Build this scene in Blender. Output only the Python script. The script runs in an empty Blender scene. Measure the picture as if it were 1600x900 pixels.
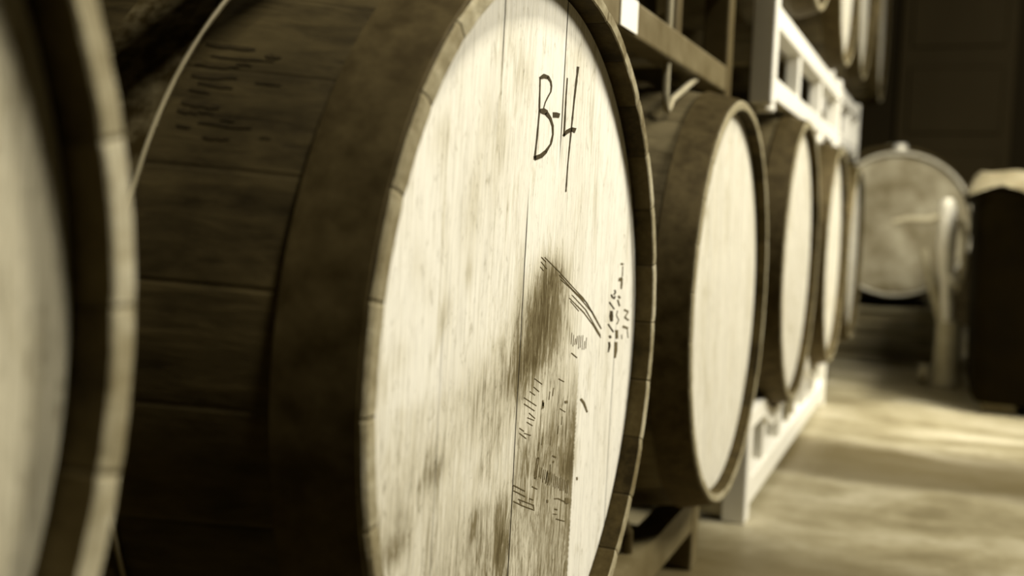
import bpy, bmesh, math, random
from math import pi, sin, cos, atan2
from mathutils import Vector, Matrix
random.seed(7)
scn = bpy.context.scene
COL = scn.collection

# ------------------------------------------------------------ camera, world, lights, exposure
FPX = 1637.8
cd = bpy.data.cameras.new('camera'); cam = bpy.data.objects.new('camera', cd); COL.objects.link(cam)
cd.sensor_width = 36; cd.lens = 36*FPX/1600; cd.clip_start = .01
right = Vector((0.92457257, 0.37912884, 0.03777408)); up = Vector((-0.06380521, 0.05632788, 0.99637145)); fwd = Vector((-0.37562542, 0.9236279, -0.07626961))
cam.matrix_world = Matrix(((right.x, up.x, -fwd.x, .27138), (right.y, up.y, -fwd.y, 0), (right.z, up.z, -fwd.z, .11385), (0, 0, 0, 1)))
scn.camera = cam
cd.dof.use_dof = True; cd.dof.focus_distance = .84; cd.dof.aperture_fstop = 3.9

w = bpy.data.worlds.new('world'); scn.world = w; w.use_nodes = True
w.node_tree.nodes['Background'].inputs[0].default_value = (1, .93, .78, 1)
w.node_tree.nodes['Background'].inputs[1].default_value = .003

def area(name, loc, target, size, power, color=(1, .94, .80), size_y=None, spread=pi):
    l = bpy.data.lights.new(name, 'AREA'); l.energy = power; l.size = size; l.color = color; l.spread = spread
    if size_y: l.shape = 'RECTANGLE'; l.size_y = size_y
    o = bpy.data.objects.new(name, l); COL.objects.link(o); o.location = loc
    o.rotation_euler = (Vector(target)-Vector(loc)).to_track_quat('-Z', 'Y').to_euler(); return o
area('key_light', (1.65, 2.12, 1.5), (0, 1.0, 0), .6, 78)  # key lamp out of view on the aisle side
area('aisle_light', (1.3, 2.5, 1.8), (.15, 4.2, -.1), .5, 42)
area('ceiling_light', (1.0, .46, 2.1), (-.33, .42, .3), .35, 11.5, spread=1.35)
area('aisle_end_fill', (.75, 2.9, 1.25), (.25, 4.3, .05), .3, 3, spread=1.2)  # unseen fill lamp, added to brighten the prop stand and far barrel
area('floor_pool_fill', (1.3, 3.0, 2.6), (.25, 3.35, -.47), .3, 7, spread=.6)  # unseen narrow lamp, added to make a bright pool on the floor
scn.view_settings.view_transform = 'Standard'; scn.view_settings.look = 'None'
scn.view_settings.exposure = 0; scn.view_settings.gamma = 1; scn.view_settings.use_curve_mapping = False

# ------------------------------------------------------------ sepia materials
def tone(v):                                   # linear brightness -> sepia toned colour
    k = [(0, (0, 0, 0)), (.02, (.030, .0200, .0045)), (.10, (.112, .086, .036)), (.25, (.27, .236, .142)), (.5, (.53, .49, .36)), (.85, (.87, .85, .76))]
    for (a, ca), (b, cb) in zip(k, k[1:]):
        if v <= b:
            t = (v-a)/(b-a); return tuple(x+(y-x)*t for x, y in zip(ca, cb))+(1,)
    return k[-1][1]+(1,)

class NT:
    def __init__(s, name, rough=.7, metal=0, spec=.4):
        s.m = bpy.data.materials.new(name); s.m.use_nodes = True; s.t = s.m.node_tree; s.b = s.t.nodes['Principled BSDF']
        s.b.inputs['Roughness'].default_value = rough; s.b.inputs['Metallic'].default_value = metal; s.b.inputs['Specular IOR Level'].default_value = spec
        s.b.inputs['Specular Tint'].default_value = (1, .82, .5, 1)
        s.tc = s.n('ShaderNodeTexCoord')
    def n(s, k, **kw):
        x = s.t.nodes.new(k)
        for a, b in kw.items(): setattr(x, a, b)
        return x
    def l(s, a, b): s.t.links.new(a, b)
    def mapping(s, scale, rot=(0, 0, 0), src=None):
        m = s.n('ShaderNodeMapping'); m.inputs['Scale'].default_value = scale; m.inputs['Rotation'].default_value = rot
        s.l(src or s.tc.outputs['Object'], m.inputs[0]); return m.outputs[0]
    def noise(s, vec, scale=1, detail=4, rough=.6, dist=0):
        x = s.n('ShaderNodeTexNoise'); x.inputs['Scale'].default_value = scale; x.inputs['Detail'].default_value = detail
        x.inputs['Roughness'].default_value = rough; x.inputs['Distortion'].default_value = dist; s.l(vec, x.inputs['Vector']); return x.outputs['Fac']
    def math(s, op, a, b=None, clamp=False):
        x = s.n('ShaderNodeMath', operation=op, use_clamp=clamp)
        for i, v in enumerate((a, b)):
            if v is None: continue
            if isinstance(v, (int, float)): x.inputs[i].default_value = v
            else: s.l(v, x.inputs[i])
        return x.outputs[0]
    def rng(s, v, a, b, c=0, d=1):
        x = s.n('ShaderNodeMapRange'); x.interpolation_type = 'SMOOTHSTEP'; s.l(v, x.inputs[0])
        for i, q in enumerate((a, b, c, d)): x.inputs[i+1].default_value = q
        return x.outputs[0]
    def ramp(s, v, stops, interp='LINEAR'):
        x = s.n('ShaderNodeValToRGB'); s.l(v, x.inputs[0]); r = x.color_ramp; r.interpolation = interp
        while len(r.elements) < len(stops): r.elements.new(.5)
        for e, (p, c) in zip(r.elements, stops): e.position = p; e.color = c
        return x.outputs[0]
    def mix(s, f, a, b, mode='MIX'):
        x = s.n('ShaderNodeMix', data_type='RGBA', blend_type=mode)
        for i, v in ((0, f), (6, a), (7, b)):
            if isinstance(v, (int, float, tuple)): x.inputs[i].default_value = v
            else: s.l(v, x.inputs[i])
        return x.outputs[2]
    def color(s, c): s.l(c, s.b.inputs['Base Color'])
    def bump(s, h, strength=.3, dist=.002):
        x = s.n('ShaderNodeBump'); x.inputs['Strength'].default_value = strength; x.inputs['Distance'].default_value = dist
        s.l(h, x.inputs['Height']); s.l(x.outputs[0], s.b.inputs['Normal'])

def noisy(name, lo, hi, scale=(20, 20, 20), rough=.7, metal=0, detail=5, a=.3, b=.7, bump=.2, spec=.4, dist=.002):
    k = NT(name, rough, metal, spec); v = k.noise(k.mapping(scale), 1, detail)
    k.color(k.ramp(v, [(a, tone(lo)), (b, tone(hi))])); k.bump(v, bump, dist); return k.m

def head_wood(name, light, dark, seams, painted=False, grain=.5, tilt=.045, grey=0):
    """Planked barrel head seen in its own y,z plane; seams are plank joints in metres."""
    k = NT(name, .75, spec=.25)
    sp = k.n('ShaderNodeSeparateXYZ'); k.l(k.tc.outputs['Object'], sp.inputs[0]); y, z = sp.outputs[1], sp.outputs[2]
    u = k.math('SUBTRACT', y, k.math('MULTIPLY', z, tilt))
    uf = k.math('ADD', k.math('MULTIPLY', u, 1/.6), .5)
    random.seed(len(seams)*3+1)
    stops = [(0, (.5,)*3+(1,))]+[(s/.6+.5, (random.uniform(.2, .8),)*3+(1,)) for s in seams]
    pl = k.ramp(uf, stops, 'CONSTANT')
    off = k.n('ShaderNodeCombineXYZ'); k.l(u, off.inputs[1]); k.l(z, off.inputs[2])
    k.l(pl, off.inputs[0])
    v3 = off.outputs[0]
    g1 = k.noise(k.mapping((40, 190, 7), src=v3), 1, 6, .65, .6)
    g2 = k.noise(k.mapping((60, 700, 22), src=v3), 1, 3, .6)
    g3 = k.noise(k.mapping((9, 30, 9), src=v3), 1, 5, .6, 1.2)
    g4 = k.noise(k.mapping((20, 90, 30), src=v3), 1, 6, .7, 2.5)
    d = k.math('ADD', k.math('MULTIPLY', k.rng(g1, .52, .8), .5*grain), k.math('MULTIPLY', k.rng(g3, .5, .75), .55*grain))
    d = k.math('ADD', d, k.math('MULTIPLY', k.rng(g4, .56, .7), .35*grain))
    d = k.math('ADD', d, k.math('MULTIPLY', k.rng(g2, .55, .75), .22*grain))
    g5 = k.noise(k.mapping((60, 1100, 60), src=v3), 1, 2, .5)
    d = k.math('ADD', d, k.math('MULTIPLY', k.rng(g5, .6, .72), .25*grain))
    d = k.math('ADD', d, k.math('MULTIPLY', k.math('SUBTRACT', pl, .5), .22))
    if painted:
        at = k.n('ShaderNodeAttribute', attribute_name='stain')  # stain, plus the light falloff painted on the lower left boards
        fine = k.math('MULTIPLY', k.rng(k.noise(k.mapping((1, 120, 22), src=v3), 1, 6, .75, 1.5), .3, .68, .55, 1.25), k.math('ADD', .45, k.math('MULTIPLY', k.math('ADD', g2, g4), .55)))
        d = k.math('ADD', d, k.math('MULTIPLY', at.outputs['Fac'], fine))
    wv = k.n('ShaderNodeTexWave', wave_type='RINGS', rings_direction='X'); wv.inputs['Scale'].default_value = 9; wv.inputs['Distortion'].default_value = 3; wv.inputs['Detail'].default_value = 3
    k.l(k.mapping((1, 5, .8), src=v3), wv.inputs['Vector'])
    d = k.math('SUBTRACT', d, k.math('MULTIPLY', k.rng(wv.outputs['Fac'], .72, 1), k.math('MULTIPLY', k.rng(g3, .35, .6), .16)))
    d = k.math('ADD', d, grey)
    c = k.ramp(k.math('MULTIPLY', d, .72), [(0, tone(light)), (.28, tone(light*.62+dark*.38)), (.62, tone(dark)), (1, tone(dark*.4))])
    fib = k.math('MULTIPLY', k.math('ADD', k.rng(g2, .42, .72), k.rng(g4, .5, .75)), .3*grain)
    fm = k.n('ShaderNodeCombineColor'); inv = k.math('SUBTRACT', 1, fib)
    for q_ in range(3): k.l(inv, fm.inputs[q_])
    c = k.mix(1.0, c, fm.outputs[0], 'MULTIPLY')
    line = None
    wob = k.math('MULTIPLY', k.math('SUBTRACT', k.noise(k.mapping((1, 1, 9), src=v3), 1, 3), .5), .004)
    uu = k.math('ADD', u, wob)
    for i, s in enumerate(seams):
        if painted:
            wdt, lo, hi, st = painted[i]
        else: wdt, lo, hi, st = .0009, -.3, .3, .7
        a = k.math('ABSOLUTE', k.math('SUBTRACT', uu, s))
        m = k.math('MULTIPLY', k.rng(a, wdt*.4, wdt*1.3, 1, 0), st)
        m = k.math('MULTIPLY', m, k.math('MULTIPLY', k.rng(z, lo, lo+.04), k.rng(z, hi-.04, hi, 1, 0)))
        line = m if line is None else k.math('MAXIMUM', line, m)
    k.color(k.mix(line, c, tone(.006)))
    hh = k.math('SUBTRACT', k.math('MULTIPLY', k.math('ADD', g1, g2), .5), k.math('MULTIPLY', line, 2))
    k.bump(hh, .35, .0012)
    return k.m

def stave_wood(name, lo, hi, n=30, rough=.55):
    k = NT(name, rough, spec=.4)
    sp = k.n('ShaderNodeSeparateXYZ'); k.l(k.tc.outputs['Object'], sp.inputs[0])
    ang = k.math('ARCTAN2', sp.outputs[2], sp.outputs[1]); a = k.math('MULTIPLY', k.math('ADD', k.math('DIVIDE', ang, 2*pi), .5), n)
    fl = k.math('FLOOR', a); fr = k.math('SUBTRACT', a, fl)
    seam = k.rng(k.math('ABSOLUTE', k.math('SUBTRACT', fr, .5)), .465, .495)
    wn = k.n('ShaderNodeTexWhiteNoise', noise_dimensions='1D'); k.l(fl, wn.inputs['W'])
    v = k.noise(k.mapping((9, 70, 70)), 1, 6, .65, .4); v2 = k.noise(k.mapping((14, 14, 14)), 1, 5)
    q = k.math('ADD', k.math('MULTIPLY', v, .6), k.math('ADD', k.math('MULTIPLY', v2, .4), k.math('MULTIPLY', k.math('SUBTRACT', wn.outputs[0], .5), .22)))
    c = k.ramp(q, [(.3, tone(lo)), (.7, tone(hi))])
    k.color(k.mix(k.math('MULTIPLY', seam, .12), c, tone(lo*.2)))
    k.bump(k.math('SUBTRACT', v, k.math('MULTIPLY', seam, .5)), .5, .002)
    return k.m

def chime_wood(name, lo, hi, n=30):
    k = NT(name, .8, spec=.2)
    sp = k.n('ShaderNodeSeparateXYZ'); k.l(k.tc.outputs['Object'], sp.inputs[0])
    ang = k.math('ARCTAN2', sp.outputs[2], sp.outputs[1]); a = k.math('MULTIPLY', k.math('ADD', k.math('DIVIDE', ang, 2*pi), .5), n)
    fl = k.math('FLOOR', a); fr = k.math('SUBTRACT', a, fl)
    seam = k.rng(k.math('ABSOLUTE', k.math('SUBTRACT', fr, .5)), .47, .495)
    wn = k.n('ShaderNodeTexWhiteNoise', noise_dimensions='1D'); k.l(fl, wn.inputs['W'])
    v = k.noise(k.mapping((60, 60, 60)), 1, 6, .7)
    v2 = k.noise(k.mapping((16, 16, 16)), 1, 4, .6)
    q = k.math('ADD', k.math('MULTIPLY', v, .6), k.math('ADD', k.math('MULTIPLY', v2, .5), k.math('MULTIPLY', k.math('SUBTRACT', wn.outputs[0], .5), .2)))
    c = k.ramp(q, [(.38, tone(lo)), (.58, tone((lo+hi)/2)), (.75, tone(hi))])
    k.color(k.mix(k.math('MULTIPLY', seam, .4), c, tone(lo*.5))); k.bump(k.math('SUBTRACT', v, seam), .6, .002); return k.m

SEAM1 = [-.173, -.10, -.0365, .028, .109, .168, .217]
SEAMP = [(.0011, -.32, .06, .35), (.0012, .19, .34, .9), (.0012, -.32, .135, 1), (.0014, .14, .34, 1), (.0006, -.32, .0, .25), (.0004, -.3, .3, .12), (.0012, -.3, .02, .7)]
M = {}
M['head_focus'] = head_wood('pale_oak_head', .80, .17, SEAM1, SEAMP, grain=.62)
M['head_near'] = head_wood('greyed_oak_head', .50, .12, [-.2, -.12, -.03, .05, .13, .20], grain=.95, grey=.02)
M['head_clean'] = head_wood('clean_oak_head', .68, .20, [-.2, -.11, -.04, .03, .12, .2], grain=.75, tilt=0)
M['stave'] = stave_wood('dark_stave_wood', .004, .08)
M['stave_pale'] = stave_wood('weathered_stave_wood', .015, .15)
M['chime'] = chime_wood('barrel_end_grain', .12, .42)
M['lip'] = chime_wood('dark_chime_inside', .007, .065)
M['chime_pale'] = chime_wood('pale_end_grain', .2, .34)
M['hoop'] = noisy('dull_hoop_steel', .018, .062, (48, 48, 48), .55, .35, bump=.08, a=.35, b=.7)
M['hoop_rust'] = noisy('rusty_hoop_steel', .02, .16, (60, 60, 60), .6, .3, bump=.5, a=.42, b=.75)
M['hoop_grey'] = noisy('grey_hoop_steel', .08, .15, (30, 30, 30), .5, .35, bump=.08)
M['ink'] = noisy('black_marker_ink', .012, .035, (300, 300, 300), .8, bump=0)
M['brush'] = noisy('brushed_black_paint', .012, .05, (100, 500, 60), .8, bump=0, a=.4, b=.7)
M['pencil'] = noisy('pencil_lead', .05, .12, (400, 400, 400), .7, bump=0)
M['faded'] = noisy('faded_stencil_ink', .06, .16, (500, 500, 200), .8, bump=0)
M['scorch'] = noisy('charred_wood', .004, .015, (60, 60, 60), .9, bump=.4)
M['mid_paint'] = noisy('mid_grey_painted_steel', .08, .15, (18, 18, 18), .5, bump=.08)
M['post_paint'] = noisy('dark_grey_painted_steel', .04, .08, (18, 18, 18), .5, bump=.08)
M['white_paint'] = noisy('white_painted_steel', .80, .88, (20, 20, 20), .5, bump=.05)
M['grey_paint'] = noisy('grey_painted_steel', .20, .30, (18, 18, 18), .5, bump=.08)
M['dark_paint'] = noisy('dark_painted_steel', .02, .05, (18, 18, 18), .5, bump=.08)
M['label'] = noisy('white_paper_label', .80, .85, (9, 9, 9), .6, bump=0)
M['steel'] = noisy('pale_steel', .65, .8, (20, 20, 20), .4, .2, bump=.05)
M['board'] = noisy('dark_pallet_boards', .10, .28, (6, 40, 40), .8, bump=.4)
M['bin'] = noisy('black_plastic_bin', .002, .005, (8, 8, 8), .9, bump=.1, spec=.05)
M['cover'] = noisy('crumpled_plastic_cover', .16, .32, (14, 14, 14), .45, bump=.8, dist=.01)
M['far_head'] = noisy('stained_far_head', .14, .42, (9, 9, 9), .7, bump=.2)
M['far_chime'] = noisy('far_chime_wood', .45, .62, (20, 20, 20), .7, bump=.2)
M['steel_dull'] = noisy('dull_grey_steel', .3, .42, (20, 20, 20), .45, .2, bump=.05)
# ------------------------------------------------------------ measured marks, in metres on the barrel head
MARK=[[[[-.01807,.213],[-.01537,.21332]],[[-.01785,.2103],[-.01534,.2106]],[[-.01786,.20758],[-.01509,.20789]],[[-.01759,.20488],[-.01512,.20515]],[[-.0174,.20217],[-.01506,.20242]],[[-.01742,.19944],[-.0148,.19971]],[[-.0176,.19685],[-.01441,.19716]],[[-.01747,.19428],[-.01433,.19459]],[[-.01738,.19172],[-.01422,.19202]],[[-.01702,.18917],[-.01437,.18942]],[[-.01711,.18661],[-.01407,.18684]],[[-.01731,.18418],[-.01459,.18435]],[[-.01759,.18173],[-.01501,.18188]],[[-.0179,.17928],[-.01542,.17942]],[[-.01829,.17683],[-.01573,.17697]],[[-.01899,.17436],[-.01574,.17453]],[[-.01928,.17192],[-.01617,.17207]],[[-.0196,.16947],[-.01655,.16961]],[[-.01993,.16703],[-.01693,.16715]],[[-.02022,.1644],[-.01773,.16448]],[[-.02086,.16175],[-.01817,.16182]],[[-.02161,.1591],[-.0185,.15918]],[[-.02225,.15646],[-.01894,.15653]],[[-.0229,.15381],[-.01936,.15388]],[[-.0235,.15118],[-.01984,.15124]]],[[[-.01649,.2123],[-.01871,.21348]],[[-.00799,.21398],[-.00938,.21731]],[[-.00021,.21451],[.00165,.21724]]],[[[-.00286,.21515],[.00236,.21701]],[[.00503,.2129],[.00852,.2138]],[[.00708,.2096],[.01021,.20997]],[[.00652,.20554],[.00886,.20554]],[[.00034,.2008],[.00271,.20064]],[[-.00453,.19608],[-.00273,.19604]],[[-.00765,.19116],[-.006,.19116]]],[[[-.01637,.18781],[-.01531,.19011]],[[-.00884,.18688],[-.00529,.19149]],[[-.00096,.18687],[.003,.19046]]],[[[-.00429,.18723],[.00258,.18973]],[[.00115,.18566],[.00708,.1878]],[[.00661,.18429],[.01167,.18565]],[[.00981,.18186],[.01444,.18278]],[[.01291,.17934],[.01736,.17997]],[[.01378,.17618],[.01777,.17654]],[[.01474,.17297],[.01808,.17314]],[[.01325,.17043],[.01691,.17043]],[[.01147,.16783],[.01604,.16781]],[[.01075,.16536],[.01411,.16506]],[[.00486,.16204],[.00869,.16142]],[[-.00165,.15877],[.00402,.15782]]],[[[-.00043,.15946],[.00462,.15791]],[[-.01057,.15595],[-.0051,.1536]],[[-.01685,.15479],[-.01331,.15194]],[[-.02393,.15338],[-.02049,.15058]]],[[[.01484,.18626],[.01436,.19036]],[[.02191,.187],[.02296,.19112]],[[.02888,.18733],[.0311,.19088]]],[[[.04425,.22095],[.04605,.22114]],[[.04379,.21798],[.046,.2182]],[[.04362,.21503],[.04565,.21523]],[[.04329,.21208],[.04547,.21228]],[[.04282,.20911],[.04542,.20934]],[[.0427,.20616],[.04502,.20638]],[[.04244,.20327],[.04513,.20352]],[[.04211,.20037],[.04531,.20066]],[[.04237,.19753],[.0449,.19774]],[[.04225,.19465],[.04487,.19486]],[[.04201,.19176],[.04496,.19199]],[[.04154,.18885],[.04528,.18913]],[[.04143,.18581],[.04511,.18607]],[[.04147,.18278],[.04479,.183]],[[.04121,.17972],[.04476,.17995]],[[.04111,.17668],[.04457,.17689]],[[.04071,.17362],[.04469,.17385]]],[[[.04306,.17351],[.03917,.1744]],[[.05347,.17716],[.04768,.17918]],[[.06286,.17913],[.06124,.1826]],[[.0688,.17833],[.07298,.18274]]],[[[.06772,.23334],[.07339,.23391]],[[.06702,.23014],[.07272,.2307]],[[.06729,.22704],[.07107,.22739]],[[.06654,.22384],[.07045,.22419]],[[.06549,.22109],[.07032,.22151]],[[.0651,.2184],[.06954,.21877]],[[.06482,.21572],[.06864,.21603]],[[.06391,.21298],[.06837,.21334]],[[.0636,.2103],[.06751,.2106]],[[.06293,.2076],[.067,.2079]],[[.06273,.20492],[.06602,.20516]],[[.0623,.20194],[.06541,.20217]],[[.06164,.19895],[.06502,.19918]],[[.06133,.19598],[.06428,.19618]],[[.06069,.193],[.06388,.1932]],[[.05985,.19],[.06368,.19023]],[[.05973,.18705],[.06276,.18722]],[[.05942,.18421],[.06207,.18435]],[[.0589,.18135],[.06159,.18149]],[[.05833,.17849],[.06116,.17863]],[[.05747,.17563],[.06101,.17579]],[[.05722,.17279],[.06027,.17292]],[[.05683,.17013],[.05972,.17024]],[[.05651,.16746],[.05911,.16756]],[[.0556,.16478],[.05908,.1649]],[[.05547,.16213],[.05827,.16221]],[[.05515,.15947],[.05766,.15954]],[[.0548,.15681],[.05708,.15687]],[[.05437,.15415],[.05658,.1542]],[[.05388,.15148],[.05613,.15154]],[[.05338,.14865],[.05614,.14872]],[[.05337,.14583],[.05567,.14588]],[[.05316,.14301],[.05539,.14305]],[[.05268,.14018],[.05538,.14023]],[[.05253,.13736],[.05503,.13739]],[[.0519,.13453],[.05519,.13457]],[[.05207,.13171],[.05452,.13173]],[[.0516,.12889],[.0545,.1289]]]]
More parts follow.
